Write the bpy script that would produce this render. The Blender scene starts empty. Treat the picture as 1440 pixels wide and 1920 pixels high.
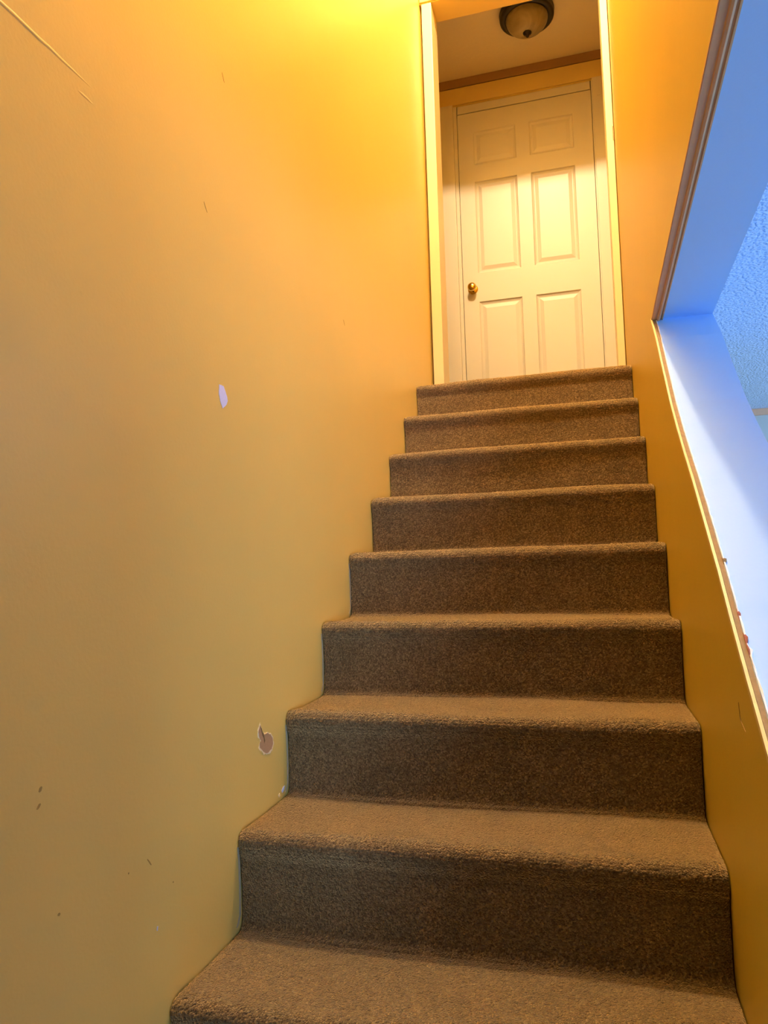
import bpy, bmesh, math, random
from mathutils import Matrix, Vector, noise

random.seed(7)
S = bpy.context.scene
C = bpy.context.collection

# ------------------------------------------------------------------ camera
CAM = (0.7184, -0.8963, 0.9139)
YAW, PITCH, ROLL, FPX = 0.2734, 0.0717, -0.0289, 1370.5
fw = Vector((-math.sin(YAW) * math.cos(PITCH), math.cos(YAW) * math.cos(PITCH), math.sin(PITCH)))
rt = Vector((math.cos(YAW), math.sin(YAW), 0))
up = rt.cross(fw)
r2 = rt * math.cos(ROLL) + up * math.sin(ROLL)
u2 = -rt * math.sin(ROLL) + up * math.cos(ROLL)
cd = bpy.data.cameras.new('camera')
cam = bpy.data.objects.new('camera', cd)
C.objects.link(cam)
cd.sensor_fit = 'VERTICAL'
cd.sensor_height = 36.0
cd.sensor_width = 27.0
cd.lens = FPX * 36.0 / 1920.0
cd.clip_start = 0.01
m = Matrix((r2, u2, -fw)).transposed().to_4x4()
m.translation = CAM
cam.matrix_world = m
S.camera = cam

# ------------------------------------------------------------------ world, lights, exposure
w = bpy.data.worlds.new('world')
S.world = w
w.use_nodes = True
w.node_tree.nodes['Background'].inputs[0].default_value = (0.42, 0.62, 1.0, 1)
w.node_tree.nodes['Background'].inputs[1].default_value = 1.0

def lamp(name, kind, loc, energy, color, **kw):
    d = bpy.data.lights.new(name, kind)
    d.energy = energy
    d.color = color
    for k, v in kw.items():
        setattr(d, k, v)
    o = bpy.data.objects.new(name, d)
    o.location = loc
    C.objects.link(o)
    return o

# warm bulb at the stairwell ceiling (above the frame)
WARM = (1.0, 0.77, 0.46)
lamp('stairwell_bulb', 'POINT', (0.52, 1.14, 4.66), 276.0, WARM, shadow_soft_size=0.07)
lamp('stairwell_bulb', 'POINT', (0.45, 2.25, 4.25), 2.0, WARM, shadow_soft_size=0.05)
# daylight entering the room on the right through its window (outside the frame)
wl = lamp('window_and_fill_light', 'AREA', (3.6, -3.16, 0.55), 165.0, (0.40, 0.66, 1.0),
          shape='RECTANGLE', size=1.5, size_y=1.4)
wl.rotation_euler = (math.radians(90), 0, 0)

room_fill = lamp('window_and_fill_light', 'AREA', (4.46, 2.8, 0.5), 30.0, (0.40, 0.66, 1.0),  # added fill to brighten the room ceiling and soffit, no known window
           shape='RECTANGLE', size=1.2, size_y=1.6)
room_fill.rotation_euler = (0, math.radians(90), 0)

S.view_settings.view_transform = 'Standard'
S.view_settings.look = 'None'
S.view_settings.exposure = 0.34
S.view_settings.gamma = 1.0
S.view_settings.use_curve_mapping = False
try:
    S.cycles.max_bounces = 10
    S.cycles.diffuse_bounces = 6
except Exception:
    pass

# ------------------------------------------------------------------ helpers
def link(name, bm, mat, parent=None, smooth=False):
    me = bpy.data.meshes.new(name)
    bmesh.ops.recalc_face_normals(bm, faces=bm.faces)
    bm.to_mesh(me)
    bm.free()
    for mm in (mat if isinstance(mat, (list, tuple)) else [mat]):
        me.materials.append(mm)
    if smooth:
        for p in me.polygons:
            p.use_smooth = True
    o = bpy.data.objects.new(name, me)
    C.objects.link(o)
    if parent is not None:
        o.parent = parent
    return o

def tag(o, label=None, cat=None, group=None, kind=None):
    if label: o['label'] = label
    if cat: o['category'] = cat
    if group: o['group'] = group
    if kind: o['kind'] = kind
    return o

def empty(name, loc):
    o = bpy.data.objects.new(name, None)
    o.empty_display_size = 0.1
    o.location = loc
    C.objects.link(o)
    return o

def box(bm, x0, x1, y0, y1, z0, z1, mi=0):
    v = [bm.verts.new((x, y, z)) for x in (x0, x1) for y in (y0, y1) for z in (z0, z1)]
    for f in ((0, 1, 3, 2), (4, 6, 7, 5), (0, 4, 5, 1), (2, 3, 7, 6), (0, 2, 6, 4), (1, 5, 7, 3)):
        bm.faces.new([v[i] for i in f]).material_index = mi

def boxbm(*a):
    bm = bmesh.new()
    box(bm, *a)
    return bm

def bevel(bm, w, seg=2):
    bmesh.ops.bevel(bm, geom=list(bm.edges), offset=w, segments=seg, profile=0.6, affect='EDGES')
    return bm

def prism_x(bm, poly, x0, x1, mi_side=0, mi0=0, mi1=0):
    """polygon in (y,z) extruded along x"""
    a = [bm.verts.new((x0, y, z)) for y, z in poly]
    b = [bm.verts.new((x1, y, z)) for y, z in poly]
    n = len(poly)
    bm.faces.new(a).material_index = mi0
    bm.faces.new(b[::-1]).material_index = mi1
    for i in range(n):
        bm.faces.new((a[i], a[(i + 1) % n], b[(i + 1) % n], b[i])).material_index = mi_side

def lathe(bm, prof, axis='Z', seg=48, c=(0, 0, 0)):
    rings = []
    for r, h in prof:
        if r < 1e-6:
            p = (0, 0, h)
            rings.append([bm.verts.new(p)])
        else:
            rings.append([bm.verts.new((r * math.cos(2 * math.pi * k / seg), r * math.sin(2 * math.pi * k / seg), h)) for k in range(seg)])
    for a, b in zip(rings, rings[1:]):
        for k in range(seg):
            k2 = (k + 1) % seg
            if len(a) == 1 and len(b) == 1: continue
            if len(a) == 1: bm.faces.new((a[0], b[k], b[k2]))
            elif len(b) == 1: bm.faces.new((a[k], b[0], a[k2]))
            else: bm.faces.new((a[k], b[k], b[k2], a[k2]))
    for v in bm.verts:
        x, y, z = v.co
        if axis == '-Y': v.co = (x, -z, y)
        v.co += Vector(c)
    return bm

def sweep(bm, path, prof, jitter=None):
    """path: list of (y,z); prof: closed list of (x, n) with n the offset along the path's upward normal"""
    rings = []
    n = len(path)
    for i, (y, z) in enumerate(path):
        a = path[max(i - 1, 0)]; b = path[min(i + 1, n - 1)]
        t = Vector((b[0] - a[0], b[1] - a[1])).normalized()
        nv = Vector((-t.y, t.x))
        if nv.y < 0: nv = -nv
        ring = []
        for k, (x, o) in enumerate(prof):
            dx, dn = jitter(i, k) if jitter else (0, 0)
            ring.append(bm.verts.new((x + dx, y + nv.x * (o + dn), z + nv.y * (o + dn))))
        rings.append(ring)
    k = len(prof)
    for r0, r1 in zip(rings, rings[1:]):
        for j in range(k):
            bm.faces.new((r0[j], r0[(j + 1) % k], r1[(j + 1) % k], r1[j]))
    bm.faces.new(rings[0]); bm.faces.new(rings[-1][::-1])
    return bm

# ------------------------------------------------------------------ materials
def newmat(name):
    mt = bpy.data.materials.new(name)
    mt.use_nodes = True
    nt = mt.node_tree
    b = nt.nodes['Principled BSDF']
    return mt, nt, b

def N(nt, t, **kw):
    n = nt.nodes.new(t)
    for k, v in kw.items():
        setattr(n, k, v)
    return n

def rgb(r, g, b):
    return (r, g, b, 1)

def paint(name, col, rough=0.5, spec=0.5, var=0.04, bump=0.15, bscale=180, seam=None, scuff=0.0):
    mt, nt, b = newmat(name)
    L = nt.links
    tc = N(nt, 'ShaderNodeTexCoord')
    n1 = N(nt, 'ShaderNodeTexNoise'); n1.inputs['Scale'].default_value = 2.3; n1.inputs['Detail'].default_value = 4
    L.new(tc.outputs['Object'], n1.inputs['Vector'])
    mx = N(nt, 'ShaderNodeMixRGB'); mx.blend_type = 'MIX'
    mx.inputs[1].default_value = rgb(*[c * (1 - var) for c in col])
    mx.inputs[2].default_value = rgb(*[min(1, c * (1 + var)) for c in col])
    L.new(n1.outputs['Fac'], mx.inputs[0])
    colout = mx.outputs[0]
    if scuff > 0:
        ns = N(nt, 'ShaderNodeTexNoise'); ns.inputs['Scale'].default_value = 38; ns.inputs['Detail'].default_value = 6
        L.new(tc.outputs['Object'], ns.inputs['Vector'])
        rp = N(nt, 'ShaderNodeValToRGB')
        rp.color_ramp.elements[0].position = 0.70; rp.color_ramp.elements[0].color = (0, 0, 0, 1)
        rp.color_ramp.elements[1].position = 0.80; rp.color_ramp.elements[1].color = (scuff, scuff, scuff, 1)
        L.new(ns.outputs['Fac'], rp.inputs[0])
        m2 = N(nt, 'ShaderNodeMixRGB'); m2.inputs[2].default_value = rgb(*[c * 0.45 for c in col])
        L.new(rp.outputs[0], m2.inputs[0]); L.new(colout, m2.inputs[1])
        colout = m2.outputs[0]
    L.new(colout, b.inputs['Base Color'])
    b.inputs['Roughness'].default_value = rough
    b.inputs['Specular IOR Level'].default_value = spec
    n2 = N(nt, 'ShaderNodeTexNoise'); n2.inputs['Scale'].default_value = bscale; n2.inputs['Detail'].default_value = 3
    L.new(tc.outputs['Object'], n2.inputs['Vector'])
    bp = N(nt, 'ShaderNodeBump'); bp.inputs['Strength'].default_value = bump; bp.inputs['Distance'].default_value = 0.002
    L.new(n2.outputs['Fac'], bp.inputs['Height'])
    n3 = N(nt, 'ShaderNodeTexNoise'); n3.inputs['Scale'].default_value = 5; n3.inputs['Detail'].default_value = 2
    L.new(tc.outputs['Object'], n3.inputs['Vector'])
    bp2 = N(nt, 'ShaderNodeBump'); bp2.inputs['Strength'].default_value = 0.25; bp2.inputs['Distance'].default_value = 0.006
    L.new(n3.outputs['Fac'], bp2.inputs['Height'])
    L.new(bp2.outputs[0], bp.inputs['Normal'])
    L.new(bp.outputs[0], b.inputs['Normal'])
    return mt

def carpet(name):
    mt, nt, b = newmat(name)
    L = nt.links
    tc = N(nt, 'ShaderNodeTexCoord')
    vo = N(nt, 'ShaderNodeTexVoronoi'); vo.inputs['Scale'].default_value = 330
    L.new(tc.outputs['Object'], vo.inputs['Vector'])
    sp = N(nt, 'ShaderNodeSeparateColor')
    L.new(vo.outputs['Color'], sp.inputs[0])
    cr = N(nt, 'ShaderNodeValToRGB')
    e = cr.color_ramp.elements
    e[0].position = 0.0; e[0].color = (0.076, 0.046, 0.026, 1)
    e[1].position = 1.0; e[1].color = (0.312, 0.220, 0.112, 1)
    k = e.new(0.3); k.color = (0.132, 0.085, 0.046, 1)
    k = e.new(0.75); k.color = (0.204, 0.136, 0.070, 1)
    L.new(sp.outputs[0], cr.inputs[0])
    n1 = N(nt, 'ShaderNodeTexNoise'); n1.inputs['Scale'].default_value = 11; n1.inputs['Detail'].default_value = 6
    L.new(tc.outputs['Object'], n1.inputs['Vector'])
    r1 = N(nt, 'ShaderNodeValToRGB')
    r1.color_ramp.elements[0].position = 0.3; r1.color_ramp.elements[0].color = (0.84, 0.84, 0.84, 1)
    r1.color_ramp.elements[1].position = 0.7; r1.color_ramp.elements[1].color = (1.1, 1.1, 1.1, 1)
    L.new(n1.outputs['Fac'], r1.inputs[0])
    mx = N(nt, 'ShaderNodeMixRGB'); mx.blend_type = 'MULTIPLY'; mx.inputs[0].default_value = 1
    L.new(cr.outputs[0], mx.inputs[1]); L.new(r1.outputs[0], mx.inputs[2])
    L.new(mx.outputs[0], b.inputs['Base Color'])
    b.inputs['Roughness'].default_value = 1.0
    b.inputs['Specular IOR Level'].default_value = 0.05
    b.inputs['Sheen Weight'].default_value = 1.0
    b.inputs['Sheen Roughness'].default_value = 0.46
    b.inputs['Sheen Tint'].default_value = (1.0, 0.80, 0.42, 1)
    bp = N(nt, 'ShaderNodeBump'); bp.inputs['Strength'].default_value = 0.9; bp.inputs['Distance'].default_value = 0.0035
    bp.invert = True
    L.new(vo.outputs['Distance'], bp.inputs['Height'])
    L.new(bp.outputs[0], b.inputs['Normal'])
    return mt

def plain(name, col, rough=0.5, metal=0.0, spec=0.5, nscale=60, var=0.08, bump=0.1):
    mt, nt, b = newmat(name)
    L = nt.links
    tc = N(nt, 'ShaderNodeTexCoord')
    n1 = N(nt, 'ShaderNodeTexNoise'); n1.inputs['Scale'].default_value = nscale; n1.inputs['Detail'].default_value = 4
    L.new(tc.outputs['Object'], n1.inputs['Vector'])
    mx = N(nt, 'ShaderNodeMixRGB')
    mx.inputs[1].default_value = rgb(*[c * (1 - var) for c in col])
    mx.inputs[2].default_value = rgb(*[min(1, c * (1 + var)) for c in col])
    L.new(n1.outputs['Fac'], mx.inputs[0])
    L.new(mx.outputs[0], b.inputs['Base Color'])
    b.inputs['Roughness'].default_value = rough
    b.inputs['Metallic'].default_value = metal
    b.inputs['Specular IOR Level'].default_value = spec
    if bump:
        bp = N(nt, 'ShaderNodeBump'); bp.inputs['Strength'].default_value = bump; bp.inputs['Distance'].default_value = 0.001
        L.new(n1.outputs['Fac'], bp.inputs['Height']); L.new(bp.outputs[0], b.inputs['Normal'])
    return mt

def popcorn_mat():
    mt, nt, b = newmat('popcorn_texture')
    L = nt.links
    tc = N(nt, 'ShaderNodeTexCoord')
    vo = N(nt, 'ShaderNodeTexVoronoi'); vo.inputs['Scale'].default_value = 110; vo.feature = 'SMOOTH_F1'
    L.new(tc.outputs['Object'], vo.inputs['Vector'])
    n1 = N(nt, 'ShaderNodeTexNoise'); n1.inputs['Scale'].default_value = 90; n1.inputs['Detail'].default_value = 5
    L.new(tc.outputs['Object'], n1.inputs['Vector'])
    ad = N(nt, 'ShaderNodeMath'); ad.operation = 'SUBTRACT'
    L.new(n1.outputs['Fac'], ad.inputs[0]); L.new(vo.outputs['Distance'], ad.inputs[1])
    bp = N(nt, 'ShaderNodeBump'); bp.inputs['Strength'].default_value = 1.0; bp.inputs['Distance'].default_value = 0.012
    L.new(ad.outputs[0], bp.inputs['Height']); L.new(bp.outputs[0], b.inputs['Normal'])
    b.inputs['Base Color'].default_value = (0.80, 0.86, 0.98, 1)
    b.inputs['Roughness'].default_value = 0.9
    return mt

def glass_mat():
    mt, nt, b = newmat('alabaster_glass')
    L = nt.links
    tc = N(nt, 'ShaderNodeTexCoord')
    n1 = N(nt, 'ShaderNodeTexNoise'); n1.inputs['Scale'].default_value = 9; n1.inputs['Detail'].default_value = 5
    n1.inputs['Distortion'].default_value = 1.2
    L.new(tc.outputs['Object'], n1.inputs['Vector'])
    mx = N(nt, 'ShaderNodeValToRGB')
    mx.color_ramp.elements[0].position = 0.35; mx.color_ramp.elements[0].color = (0.20, 0.165, 0.09, 1)
    mx.color_ramp.elements[1].position = 0.68; mx.color_ramp.elements[1].color = (0.36, 0.31, 0.20, 1)
    L.new(n1.outputs['Fac'], mx.inputs[0]); L.new(mx.outputs[0], b.inputs['Base Color'])
    b.inputs['Roughness'].default_value = 0.3
    return mt

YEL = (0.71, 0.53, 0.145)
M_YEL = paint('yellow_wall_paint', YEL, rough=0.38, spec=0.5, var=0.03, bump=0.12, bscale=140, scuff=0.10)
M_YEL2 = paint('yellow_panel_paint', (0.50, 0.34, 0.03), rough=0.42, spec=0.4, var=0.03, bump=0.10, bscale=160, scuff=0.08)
M_HALL = paint('hall_cream_yellow_paint', (0.60, 0.46, 0.15), rough=0.5, var=0.03)
M_WHITE = paint('cream_white_trim_paint', (0.55, 0.53, 0.47), rough=0.38, var=0.02, bump=0.05)
M_JAMB = paint('cream_jamb_paint', (0.68, 0.58, 0.35), rough=0.38, var=0.03, bump=0.06)
M_CEIL = paint('hall_ceiling_paint', (0.78, 0.72, 0.60), rough=0.8, var=0.03, bump=0.5, bscale=60)
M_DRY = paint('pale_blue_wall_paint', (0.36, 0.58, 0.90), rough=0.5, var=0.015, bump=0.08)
M_POP = popcorn_mat()
M_CARPET = carpet('brown_loop_carpet')
M_BROWN = plain('brown_bare_board', (0.30, 0.17, 0.075), 0.7, nscale=30)
M_TRIMB = plain('brown_trim_wood', (0.58, 0.33, 0.15), 0.6, nscale=40)
M_RAW = plain('raw_panel_edge_wood', (0.30, 0.18, 0.065), 0.75, nscale=90, var=0.3)
M_CREAM = plain('cream_edge_bead_paint', (0.60, 0.46, 0.18), 0.45, nscale=50)
M_LIP = plain('white_chipped_paint_lip', (0.84, 0.80, 0.74), 0.6, nscale=120, var=0.1)
M_RED = plain('reddish_chipped_wood', (0.30, 0.085, 0.05), 0.8, nscale=90, var=0.2)
M_BRASS = plain('polished_brass', (0.86, 0.60, 0.16), 0.16, metal=1.0, var=0.03, bump=0)
M_BRONZE = plain('dark_bronze_metal', (0.016, 0.011, 0.008), 0.35, metal=0.2, var=0.2, bump=0)
M_GLASS = glass_mat()
M_CHIP = plain('exposed_pale_undercoat', (0.62, 0.66, 0.95), 0.9, nscale=200)
M_PAPER = plain('torn_brown_paper', (0.42, 0.26, 0.13), 0.95, nscale=250, var=0.12)
M_TEAR = plain('pale_torn_rim', (0.80, 0.68, 0.42), 0.9, nscale=200)
M_DARK = plain('dark_crack_low_bounce', (0.16, 0.10, 0.03), 0.9, nscale=200)
M_SCUFF = plain('brown_scuff', (0.36, 0.24, 0.06), 0.9, nscale=200)
M_STRIP = plain('pale_brown_strip', (0.80, 0.42, 0.24), 0.7)
M_GREY = plain('pale_caulk_edge', (0.46, 0.40, 0.28), 0.6, nscale=80)
M_BASE = plain('bare_subfloor', (0.25, 0.18, 0.11), 0.9)

# ------------------------------------------------------------------ dimensions
W = 0.92          # stair width
T = 1.085         # outer face of the right wall
H = 0.19; D = 0.2519
YD = 2.615        # doorway frame, front
ZL = 9 * H        # landing
YF = 3.535        # hall end wall
ZC = 3.975        # hall ceiling
ZT = 4.85         # stairwell ceiling
ZR = 1.90         # ceiling of the daylit room
def soffit(y): return 1.600 + 0.05 * (1.34 - y)
SILL = [(1.325, soffit(1.325)), (1.21, 1.510), (1.118, 1.424), (0.958, 1.279), (0.86, 1.203), (0.76, 1.131),
        (0.66, 1.064), (0.525, 0.965), (0.41, 0.880), (0.328, 0.812), (0.235, 0.741), (0.165, 0.690),
        (-0.70, 0.052)]

# ------------------------------------------------------------------ structure
def ridge(y0, y1, z, h, dep, n=30, curve=0.0):
    """a thin lens-shaped raised drywall seam on the left wall, part of its mesh"""
    return [(y0 + (y1 - y0) * i / n, z + curve * math.sin(i * 0.7)) for i in range(n + 1)], h, dep

bm = boxbm(-0.12, 0.0, -3.2, YD + 0.15, -0.6, ZT)
def seam(bm, y0, y1, z, hh, dep):
    n = 40
    rows = []
    for i in range(n + 1):
        u = i / n
        y = y0 + (y1 - y0) * u
        k = math.sin(math.pi * u) ** 0.5
        zc = z + 0.0012 * noise.noise(Vector((y * 30, 3, 1)))
        row = []
        for j in range(7):
            s = -1 + j / 3.0
            row.append(bm.verts.new((-0.0008 + (dep + 0.0008) * k * (1 - s * s), y, zc + s * hh * k)))
        rows.append(row)
    for a, b in zip(rows, rows[1:]):
        for j in range(6):
            bm.faces.new((a[j], a[j + 1], b[j + 1], b[j]))
seam(bm, -0.30, 0.075, 1.6725, 0.005, 0.0008)
seam(bm, 0.0, 0.05, 1.648, 0.004, 0.0005)
wall_left = link('wall_left', bm, M_YEL)
tag(wall_left, 'yellow painted stairwell wall left of the carpeted stairs', 'wall', kind='structure')

# damage on the left wall: each is a small piece of the wall with its own look
def patch(name, pts, mat, dep=0.0008, label=None, seed=0, sub=3, jit=0.0006):
    rnd = random.Random(seed)
    out = []
    n = len(pts)
    for i in range(n):
        a = pts[i]; b = pts[(i + 1) % n]
        for k in range(sub):
            u = k / sub
            out.append((a[0] + (b[0] - a[0]) * u + rnd.uniform(-jit, jit), a[1] + (b[1] - a[1]) * u + rnd.uniform(-jit, jit)))
    bm = bmesh.new()
    prism_x(bm, out, -0.001, dep)
    o = link(name, bm, mat, wall_left)
    if label: o['label'] = label
    return o
patch('paint_chip', [(0.4385, 1.2925), (0.447, 1.2935), (0.4565, 1.2935), (0.465, 1.283), (0.4725, 1.272), (0.474, 1.265), (0.467, 1.256), (0.452, 1.2455), (0.443, 1.257), (0.437, 1.272)],
      M_CHIP, label='pale lavender patch where the yellow paint chipped off', seed=1)
hole = [(0.6035, 0.5695), (0.609, 0.563), (0.614, 0.552), (0.624, 0.545), (0.640, 0.5435), (0.655, 0.538), (0.666, 0.527), (0.668, 0.514), (0.660, 0.504), (0.640, 0.500), (0.622, 0.505), (0.612, 0.514), (0.600, 0.521), (0.599, 0.530), (0.606, 0.535), (0.597, 0.546), (0.595, 0.558)]
cy = sum(p[0] for p in hole) / len(hole); cz = sum(p[1] for p in hole) / len(hole)
patch('torn_rim', [(cy + (y - cy) * 1.10, cz + (z - cz) * 1.09 - 0.0006) for y, z in hole], M_TEAR, 0.0008, 'pale ragged rim of the torn hole', 2, 5, 0.0028)
patch('paint_chip', hole, M_PAPER, 0.0011, 'brown paper showing in a torn paint hole low on the wall', 3, 4, 0.0008)
patch('tear', [(0.604, 0.566), (0.609, 0.561), (0.615, 0.551), (0.622, 0.541), (0.626, 0.530), (0.622, 0.526), (0.620, 0.536), (0.613, 0.546)], M_DARK, 0.0014, 'dark slit in the torn hole', 4, 3, 0.0004)
patch('paint_chip', [(0.7125, 0.396), (0.722, 0.402), (0.731, 0.403), (0.728, 0.395), (0.716, 0.390)], M_CHIP, 0.0008, 'small white scrape beside the third riser', 5)
patch('paint_chip', [(0.692, 0.391), (0.701, 0.394), (0.703, 0.388), (0.697, 0.385)], M_TEAR, 0.0008, None, 6)
patch('paint_chip', [(0.2035, 0.3285), (0.206, 0.328), (0.205, 0.3215), (0.2025, 0.322)], M_CHIP, 0.0008, None, 7, 2, 0.0003)
for k, (yy, zz, a, b, rot) in enumerate([(-0.065, 0.629, 0.004, 0.0025, 0.9), (-0.068, 0.608, 0.0045, 0.002, 0.7), (-0.029, 0.4525, 0.0025, 0.0022, 0),
                        (0.183, 0.4395, 0.009, 0.0011, -0.9), (0.127, 0.444, 0.0014, 0.0014, 0), (0.253, 0.379, 0.0014, 0.0013, 0),
                        (0.474, 1.977, 0.010, 0.0011, -1.0), (0.391, 1.647, 0.011, 0.0010, -0.9), (1.26, 1.683, 0.010, 0.0012, -0.9), (0.28, 2.03, 0.012, 0.0009, -0.6)]):
    pts = []
    for i in range(10):
        t = 2 * math.pi * i / 10
        y = a * math.cos(t); z = b * math.sin(t)
        pts.append((yy + y * math.cos(rot) - z * math.sin(rot), zz + y * math.sin(rot) + z * math.cos(rot)))
    patch('scuff_mark', pts, M_SCUFF, 0.0004, None, 20 + k, 1, 0.0003)

# right wall: yellow towards the stairs, white drywall in the triangular opening and beyond
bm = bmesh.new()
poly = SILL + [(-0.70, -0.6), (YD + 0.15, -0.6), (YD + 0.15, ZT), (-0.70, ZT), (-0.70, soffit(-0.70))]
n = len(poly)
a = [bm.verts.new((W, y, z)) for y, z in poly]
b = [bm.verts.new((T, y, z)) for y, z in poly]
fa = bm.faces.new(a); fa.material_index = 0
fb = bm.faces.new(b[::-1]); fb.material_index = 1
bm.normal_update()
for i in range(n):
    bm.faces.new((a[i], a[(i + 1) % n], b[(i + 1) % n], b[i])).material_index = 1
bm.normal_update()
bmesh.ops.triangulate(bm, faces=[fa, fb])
box(bm, W, T, -3.2, -0.70, -0.6, ZT)  # unseen solid section, added to screen window light from left wall and risers
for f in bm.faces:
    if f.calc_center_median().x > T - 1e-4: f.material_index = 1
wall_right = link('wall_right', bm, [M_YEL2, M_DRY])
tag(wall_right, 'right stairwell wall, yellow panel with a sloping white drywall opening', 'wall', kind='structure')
# small crack low on the knee wall
def rpatch(name, pts, mat, label=None, dep=0.0006):
    bm = bmesh.new()
    prism_x(bm, pts, W + 0.001, W - dep)
    o = link(name, bm, mat, wall_right)
    if label: o['label'] = label
rpatch('crack', [(0.311, 0.694), (0.3085, 0.683), (0.306, 0.672), (0.300, 0.668), (0.299, 0.6685), (0.304, 0.674), (0.3065, 0.684), (0.3095, 0.694)], M_DARK, 'thin dark crack in the knee wall')
rpatch('crack', [(0.300, 0.6685), (0.285, 0.665), (0.270, 0.660), (0.270, 0.6595), (0.285, 0.6642), (0.300, 0.6678)], M_RAW)

# brown trim strip under the soffit, along its yellow edge
bm = bmesh.new()
pth = [(1.318, soffit(1.318)), (-0.699, soffit(-0.699))]
rings = []
prof = [(W - 0.001, 0.0), (W - 0.001, -0.003), (W + 0.001, -0.004), (W + 0.0135, -0.004), (W + 0.015, -0.007), (W + 0.019, -0.0085), (W + 0.0225, -0.007),
        (W + 0.0235, -0.003), (W + 0.0265, -0.003), (W + 0.0275, -0.006), (W + 0.0305, -0.006), (W + 0.031, 0.0)]
sweep(bm, pth, prof)
trim1 = link('trim_1', bm, M_TRIMB)
tag(trim1, 'brown moulded strip along the top edge of the wall opening', 'trim', kind='structure')

# raw panel edge along the sill: cream bead, bare wood, chipped white lip
def fine(path, step=0.012):
    out = [path[0]]
    for p, q in zip(path, path[1:]):
        L = math.dist(p, q); k = max(1, int(L / step)) if p[0] > -0.1 else 1
        for i in range(1, k + 1):
            out.append((p[0] + (q[0] - p[0]) * i / k, p[1] + (q[1] - p[1]) * i / k))
    return out
path = fine(SILL[0:1] + SILL[1:])
trim2 = empty('trim_2', (W, 0.165, 0.690))
tag(trim2, 'raw wood panel edge with cream bead running down the knee wall top', 'trim', kind='structure')
inv = Matrix.Translation((-W, -0.165, -0.690))
rnd = random.Random(11)
jt = {i: rnd.uniform(-1, 1) for i in range(600)}
bm = sweep(bmesh.new(), path, [(W - 0.002, -0.006), (W - 0.002, 0.0035), (W + 0.0025, 0.0045), (W + 0.0035, 0.0)], lambda i, k: (0.0, 0.0003 * jt[i] if k in (1, 2) else 0))
bm.transform(inv); o = link('edge_bead', bm, M_CREAM, trim2); o['label'] = 'cream painted bead'
bm = sweep(bmesh.new(), path, [(W + 0.0036, -0.001), (W + 0.0036, 0.0022), (W + 0.0105, 0.0024), (W + 0.0115, -0.001)], lambda i, k: (0, 0.0004 * jt[(i * 3 + k) % 600] if k in (1, 2) else 0))
bm.transform(inv); o = link('panel_edge', bm, M_RAW, trim2); o['label'] = 'bare brown wood edge'
bm = sweep(bmesh.new(), path, [(W + 0.0116, -0.001), (W + 0.0116, 0.003), (W + 0.0135, 0.0032), (W + 0.015, -0.0005)],
           lambda i, k: (0.0012 * jt[(i * 7 + k) % 600] if k >= 2 else 0, 0.0006 * jt[(i * 5 + k) % 600] if k in (1, 2) else 0))
bm.transform(inv); o = link('paint_lip', bm, M_LIP, trim2); o['label'] = 'ragged white paint lip'
# torn reddish splinters on the lip, where the photo shows them
def spl(y0, y1, w_, h_, mat, nm):
    pp = [p for p in path if y1 <= p[0] <= y0]
    if len(pp) < 2:
        z = lambda y: next(q[1] + (y - q[0]) * (p[1] - q[1]) / (p[0] - q[0]) for p, q in zip(path, path[1:]) if q[0] <= y <= p[0])
        pp = [(y0, z(y0)), ((y0 + y1) / 2, z((y0 + y1) / 2)), (y1, z(y1))]
    nn = len(pp)
    bm = sweep(bmesh.new(), pp, [(W + 0.010, -0.001), (W + 0.0105, h_), (W + 0.012 + w_, h_ * 1.1), (W + 0.0135 + w_, -0.001)],
               lambda i, k: ((-w_ * 0.8 if i in (0, nn - 1) and k >= 2 else 0.003 * jt[(i * 11 + k) % 600] if k >= 2 else 0), (-h_ * 0.7 if i in (0, nn - 1) and k in (1, 2) else 0.001 * jt[(i * 13) % 600])))
    bm.transform(inv); link(nm, bm, mat, trim2)
spl(0.447, 0.434, 0.0025, 0.005, M_RAW, 'splinter')
spl(0.350, 0.318, 0.001, 0.0035, M_RED, 'splinter')
spl(0.308, 0.262, 0.0015, 0.004, M_RED, 'splinter')
spl(0.296, 0.266, 0.003, 0.003, M_LIP, 'splinter')

# doorway frame at the top of the stairs
frame = empty('door_frame', (W / 2, YD, ZL))
tag(frame, 'cream painted open doorway frame at the top of the stairs', 'door frame', kind='structure')
def fbox(name, a, mat, bev=0.003, label=None):
    bm = boxbm(*a); bevel(bm, bev)
    bm.transform(Matrix.Translation((-W / 2, -YD, -ZL)))
    o = link(name, bm, mat, frame)
    if label: o['label'] = label
    return o
fbox('jamb', (0.011, 0.062, YD, YD + 0.15, ZL + 0.003, 3.787), M_JAMB)
fbox('jamb', (0.884, 0.917, YD, YD + 0.15, ZL + 0.003, 3.787), M_JAMB)
fbox('header', (0.001, W - 0.001, YD, YD + 0.15, 3.7875, 3.90), M_YEL)
fbox('header_trim', (0.004, W - 0.004, YD - 0.008, YD - 0.0005, 3.792, 3.85), M_YEL, 0.002)
fbox('hinge_mortise', (0.912, 0.9178, YD - 0.002, YD + 0.02, 2.885, 2.955), M_RAW, 0.0005, 'bare brown hinge mortise in the right jamb')

# wall above the doorway
bm = boxbm(0.001, W - 0.001, YD + 0.02, YD + 0.13, 3.9005, ZT - 0.001)
o = link('wall_front', bm, M_YEL)
tag(o, 'yellow wall over the doorway header', 'wall', kind='structure')

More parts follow.
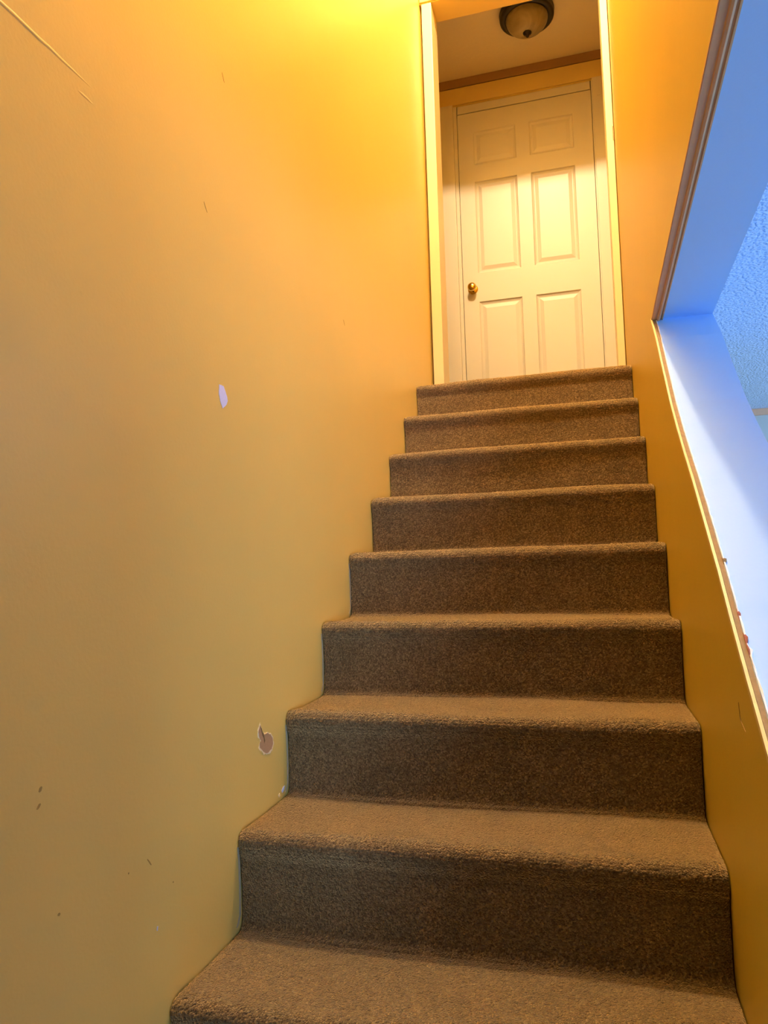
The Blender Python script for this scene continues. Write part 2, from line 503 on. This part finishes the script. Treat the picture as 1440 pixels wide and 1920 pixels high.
# hall
bm = boxbm(1.0, T, YD + 0.151, 4.7, -0.6, ZT)
tag(link('wall_hall_right', bm, M_HALL), 'hall side wall right of the white door', 'wall', kind='structure')
bm = boxbm(-0.62, -0.5, YD + 0.03, YF + 0.1, ZL - 0.3, ZT)
tag(link('wall_hall_left', bm, M_HALL), 'hall side wall left of the white door', 'wall', kind='structure')
bm = boxbm(-0.499, -0.1205, YD + 0.03, YD + 0.15, ZL - 0.3, ZT)
tag(link('wall_hall_near', bm, M_HALL), 'hall wall beside the doorway frame', 'wall', kind='structure')
DX0, DX1, DZ1 = 0.033, 0.849, 3.742
bm = bmesh.new()
box(bm, -0.499, DX0 - 0.025, YF, YF + 0.1, ZL - 0.02, ZC)
box(bm, DX1 + 0.02, 0.999, YF, YF + 0.1, ZL - 0.02, ZC)
box(bm, DX0 - 0.025, DX1 + 0.02, YF, YF + 0.1, 3.80, ZC)
box(bm, -0.499, 0.999, YF + 0.101, YF + 0.15, ZL - 0.02, ZC)  # added backing behind the door, keeps sky light out of its gaps
tag(link('wall_far', bm, M_HALL), 'cream yellow hall end wall around the white door', 'wall', kind='structure')
bm = boxbm(-0.499, 0.999, YD + 0.151, YF + 0.1, ZC + 0.001, ZC + 0.06)
tag(link('ceiling_hall', bm, M_CEIL), 'flat off-white hall ceiling carrying the round light', 'ceiling', kind='structure')
bm = boxbm(-0.499, 0.999, YF - 0.014, YF - 0.0005, ZC - 0.055, ZC)
tag(link('trim_3', bm, M_BROWN), 'bare brown board strip between hall ceiling and end wall', 'trim', kind='structure')
bm = boxbm(-0.499, 0.999, YD + 0.152, YF + 0.1, ZL - 0.15, ZL - 0.02)
tag(link('floor_hall', bm, M_CARPET), 'brown carpeted hall floor before the white door', 'floor', kind='structure')

# casing around the hall door
cas = empty('door_casing', (0.44, YF, ZL))
tag(cas, 'cream white casing around the six-panel hall door', 'door casing', kind='structure')
def cbox(name, a, mat, bev=0.003):
    bm = boxbm(*a); bevel(bm, bev)
    bm.transform(Matrix.Translation((-0.44, -YF, -ZL)))
    return link(name, bm, mat, cas)
cbox('side_casing', (-0.10, 0.008, YF - 0.020, YF - 0.0005, ZL - 0.015, 3.806), M_WHITE)
cbox('side_casing', (0.858, 0.965, YF - 0.020, YF - 0.0005, ZL - 0.015, 3.806), M_WHITE)
cbox('side_jamb', (0.0085, 0.030, YF - 0.006, YF + 0.06, ZL - 0.015, 3.799), M_WHITE, 0.002)
cbox('side_jamb', (0.852, 0.8685, YF - 0.004, YF + 0.06, ZL - 0.015, 3.799), M_WHITE, 0.002)
cbox('head_jamb', (0.034, 0.8485, YF - 0.001, YF + 0.06, 3.7475, 3.799), M_WHITE, 0.003)
cbox('head_casing', (-0.10, 0.965, YF - 0.013, YF - 0.0005, 3.807, 3.915), M_HALL, 0.002)
bm = lathe(bmesh.new(), [(0.008, 0), (0.0075, 0.0015), (0.005, 0.0008), (0, 0.0008)], '-Y', 16, (0.893 - 0.44, -0.020, 3.69 - ZL))
link('plug', bm, M_WHITE, cas)

# six-panel door
def door_mesh():
    bm = bmesh.new()
    y0, yb = YF, YF + 0.035
    xs = [DX0, 0.128, 0.392, 0.474, 0.738, DX1]
    zs = [ZL - 0.01, 1.955, 2.520, 2.702, 3.290, 3.400, 3.616, DZ1]
    vv = {}
    def V(x, y, z):
        k = (round(x, 5), round(y, 5), round(z, 5))
        if k not in vv: vv[k] = bm.verts.new(k)
        return vv[k]
    for i in range(5):
        for j in range(7):
            x0, x1, z0, z1 = xs[i], xs[i + 1], zs[j], zs[j + 1]
            if i in (1, 3) and j in (1, 3, 5):
                prev = [(x0, z0), (x1, z0), (x1, z1), (x0, z1)]; py = y0
                for ins, dy in ((0.006, 0.007), (0.016, 0.011), (0.021, 0.011), (0.043, 0.004)):
                    cur = [(x0 + ins, z0 + ins), (x1 - ins, z0 + ins), (x1 - ins, z1 - ins), (x0 + ins, z1 - ins)]; cyy = y0 + dy
                    for k in range(4):
                        a, b_ = prev[k], prev[(k + 1) % 4]; c, d = cur[(k + 1) % 4], cur[k]
                        bm.faces.new((V(a[0], py, a[1]), V(b_[0], py, b_[1]), V(c[0], cyy, c[1]), V(d[0], cyy, d[1])))
                    prev, py = cur, cyy
                bm.faces.new([V(p[0], py, p[1]) for p in prev])
            else:
                bm.faces.new((V(x0, y0, z0), V(x1, y0, z0), V(x1, y0, z1), V(x0, y0, z1)))
    # edges and back
    fr = [(x, zs[0]) for x in xs] + [(xs[-1], z) for z in zs[1:]] + [(x, zs[-1]) for x in xs[-2::-1]] + [(xs[0], z) for z in zs[-2:0:-1]]
    for k in range(len(fr)):
        a, b_ = fr[k], fr[(k + 1) % len(fr)]
        bm.faces.new((V(a[0], y0, a[1]), V(b_[0], y0, b_[1]), V(b_[0], yb, b_[1]), V(a[0], yb, a[1])))
    bm.faces.new([V(p[0], yb, p[1]) for p in fr])
    return bm
bm = door_mesh()
bm.transform(Matrix.Translation((-0.441, -YF, -ZL)))
door = link('door_1', bm, M_WHITE)
door.location = (0.441, YF, ZL)
tag(door, 'white six-panel door with brass knob at the end of the hall', 'door', kind='structure')
kb = lathe(bmesh.new(), [(0.0, 0.066), (0.010, 0.0655), (0.019, 0.062), (0.0255, 0.055), (0.0275, 0.046), (0.025, 0.037), (0.017, 0.029), (0.0115, 0.024), (0.0105, 0.012), (0.0105, 0.004)], '-Y', 40,
           (0.092 - 0.441, 0, 2.603 - ZL))
knob = link('knob', kb, M_BRASS, door, True); knob['label'] = 'round brass door knob'
link('rosette', lathe(bmesh.new(), [(0.0, 0.010), (0.014, 0.0095), (0.024, 0.007), (0.031, 0.003), (0.032, 0.0)], '-Y', 40, (0.092 - 0.441, 0, 2.603 - ZL)), M_BRASS, knob, True)

# stairwell ceiling, lower landing, wall behind the camera
bm = boxbm(-0.12, T, -0.3, YD + 0.15, ZT + 0.001, ZT + 0.08)
box(bm, 0.001, W - 0.001, -3.19, -0.3, 2.35, ZT)  # unseen low bulkhead, added to limit bulb light behind the camera
tag(link('ceiling', bm, M_CEIL), 'flat ceiling high over the stairwell plus an added low bulkhead', 'ceiling', kind='structure')
bm = boxbm(0.0005, 4.5, -3.2, -0.021, -0.10, -0.001)
tag(link('floor', bm, M_DARK), 'dark floor at the foot of the stairs', 'floor', kind='structure')  # unseen floor, coloured dark to cut bounced light on the risers
bm = bmesh.new()
for q in ((-0.12, 2.85, -0.6, ZT), (4.35, 4.6, -0.6, ZR), (2.85, 4.35, -0.6, -0.15), (2.85, 4.35, 1.25, ZR)):
    box(bm, q[0], q[1], -3.3, -3.2005, q[2], q[3])
tag(link('wall_back', bm, M_DARK), 'wall behind the foot of the stairs', 'wall', kind='structure')  # out of view; dark colour chosen so it bounces little light

# the daylit room seen through the opening
bm = boxbm(T + 0.001, 4.6, -3.2, 4.7, ZR, ZR + 0.1)
tag(link('ceiling_room', bm, M_POP), 'textured popcorn ceiling of the daylit room beyond the opening', 'ceiling', kind='structure')
bm = boxbm(T + 0.001, 4.6, 4.55, 4.65, -0.6, ZR - 0.001)
tag(link('wall_room_far', bm, M_WHITE), 'far cream wall of the daylit room', 'wall', kind='structure')
bm = boxbm(T + 0.001, 4.499, 4.535, 4.5495, ZR - 0.045, ZR - 0.001)
tag(link('trim_4', bm, M_STRIP), 'brown strip between popcorn ceiling and far room wall', 'trim', kind='structure')
bm = bmesh.new()
for q in ((-3.2, 2.0, -0.6, ZR - 0.001), (3.6, 4.549, -0.6, ZR - 0.001), (2.0, 3.6, -0.6, -0.1), (2.0, 3.6, 1.1, ZR - 0.001)):
    box(bm, 4.5, 4.6, *q)
tag(link('wall_room_right', bm, M_DRY), 'right wall of the daylit room', 'wall', kind='structure')
bm = boxbm(T + 0.001, 4.499, -0.02, 4.53, -0.15, -0.05)
tag(link('floor_room', bm, M_POP), 'floor of the daylit room', 'floor', kind='structure')  # unseen floor, kept pale to reflect light up onto the ceiling

# ------------------------------------------------------------------ staircase
stair = empty('staircase', (W / 2, 0, 0))
tag(stair, 'straight brown carpeted staircase climbing between yellow walls to the white door', 'staircase')
X0, X1 = 0.0025, W - 0.0025
def curve_pts(pts, step):
    out = [pts[0]]
    for p, q in zip(pts, pts[1:]):
        k = max(1, int(math.dist(p, q) / step))
        for i in range(1, k + 1):
            out.append((p[0] + (q[0] - p[0]) * i / k, p[1] + (q[1] - p[1]) * i / k))
    return out
YR = -0.010
def arc(cx, cz, r, a0, a1, n):
    return [(cx + r * math.cos(math.radians(a0 + (a1 - a0) * i / n)), cz + r * math.sin(math.radians(a0 + (a1 - a0) * i / n))) for i in range(n + 1)]
nose_r = 0.024
riser_prof = curve_pts([(YR - 0.024, -H - 0.012)] + arc(YR - 0.012, -H + 0.016, 0.016, -90, 0, 6) + [(YR + 0.005, -0.12), (YR + 0.002, -0.055), (YR - 0.002, -0.044)], 0.004)
def tread_prof(length):
    a = arc(YR - 0.008 + nose_r, -nose_r + 0.002, nose_r, 205, 90, 16)
    return curve_pts([(YR - 0.002, -0.044), (YR - 0.005, -0.038)] + a, 0.0022) + curve_pts([(YR + nose_r - 0.008, 0.002), (0.09, -0.002), (length * 0.8, -0.002), (length, 0.0)], 0.0045)[1:]
def carpet_sheet(prof, i, nosing):
    bm = bmesh.new()
    nx = 250
    n = len(prof)
    s = [0.0]
    for p, q in zip(prof, prof[1:]): s.append(s[-1] + math.dist(p, q))
    rows = []
    for k, (py, pz) in enumerate(prof):
        a = prof[max(0, k - 1)]; b_ = prof[min(n - 1, k + 1)]
        t = Vector((b_[0] - a[0], b_[1] - a[1])).normalized()
        nv = (-t.y, t.x)
        nrow = 1.0 if nosing and s[k] < 0.075 else 0.0
        row = []
        for j in range(nx + 1):
            x = X0 + (X1 - X0) * j / nx
            y = i * D + py; z = i * H + pz
            lo = noise.noise(Vector((x * 3.1, y * 5, z * 5 + i * 7.3))) * 0.0055
            edge = min(j, nx - j)
            hi = random.uniform(-0.0007, 0.0007)
            if nrow:
                hi += 0.0013 * math.sin(s[k] * 2 * math.pi / 0.0075 + 1.4 * noise.noise(Vector((x * 9, s[k] * 40, i)))) * (0.6 + noise.noise(Vector((x * 70, s[k] * 60, i * 3.0))))
            dd = lo + hi
            if edge < 6: dd -= 0.004 * (1 - edge / 6.0) ** 2
            if k == 0 or k == n - 1: dd = lo
            row.append(bm.verts.new((x + random.uniform(-0.0006, 0.0006) - W / 2, y + nv[0] * dd, z + nv[1] * dd)))
        rows.append(row)
    for a, b_ in zip(rows, rows[1:]):
        for j in range(nx):
            bm.faces.new((a[j], a[j + 1], b_[j + 1], b_[j]))
    return bm
bp_ = [(-0.015 + D, -0.012)]
for i in range(1, 10):
    bp_ += [(i * D + 0.014, (i - 1) * H - 0.014), (i * D + 0.014, i * H - 0.014)]
bp_ += [(YD + 0.149, 9 * H - 0.014), (YD + 0.149, -0.02), (D - 0.015, -0.02)]
bm = bmesh.new(); prism_x(bm, bp_, 0.0006, W - 0.0006)
bm.normal_update(); bm.transform(Matrix.Translation((-W / 2, 0, 0)))
link('stringer_base', bm, M_BASE, stair)
for i in range(1, 10):
    link('riser', carpet_sheet(riser_prof, i, False), M_CARPET, stair, True)
    ln = D + YR + 0.012 if i < 9 else YD + 0.149 - 9 * D
    link('tread', carpet_sheet(tread_prof(ln), i, True), M_CARPET, stair, True)
# pale caulk line where the carpet ends at the left wall
for i in range(2, 6):
    pp = [(i * D + YR - 0.004, i * H - 0.03), (i * D + YR + 0.000, i * H - 0.06), (i * D + YR + 0.002, i * H - 0.11), (i * D + YR + 0.001, i * H - 0.165), (i * D + YR - 0.012, i * H - 0.183)]
    poly = [(y - 0.0025, z) for y, z in pp] + [(y + 0.004, z) for y, z in pp[::-1]]
    bm = bmesh.new(); prism_x(bm, poly, 0.0006, 0.0018)
    bm.transform(Matrix.Translation((-W / 2, 0, 0)))
    o = link('edge_caulk', bm, M_GREY, stair); o['label'] = 'pale caulk line beside the riser'

# ------------------------------------------------------------------ hall ceiling light
cl = empty('ceiling_light', (0.515, 3.08, ZC))
tag(cl, 'round flush ceiling light with dark bronze pan and alabaster glass bowl', 'ceiling light')
link('pan', lathe(bmesh.new(), [(0.0, 0.0), (0.150, 0.0), (0.152, -0.008), (0.146, -0.020), (0.150, -0.030), (0.148, -0.038), (0.128, -0.045), (0.118, -0.040), (0.0, -0.038)], 'Z', 64), M_BRONZE, cl, True)
bowl = []
for k in range(15):
    t = math.radians(90 * k / 14)
    bowl.append((0.116 * math.cos(t), -0.040 - 0.082 * math.sin(t)))
link('glass_bowl', lathe(bmesh.new(), bowl, 'Z', 64), M_GLASS, cl, True)
link('finial', lathe(bmesh.new(), [(0.0, -0.118), (0.020, -0.119), (0.024, -0.123), (0.022, -0.129), (0.013, -0.133), (0.008, -0.138), (0.009, -0.143), (0.006, -0.148), (0.0, -0.150)], 'Z', 32), M_BRONZE, cl, True)
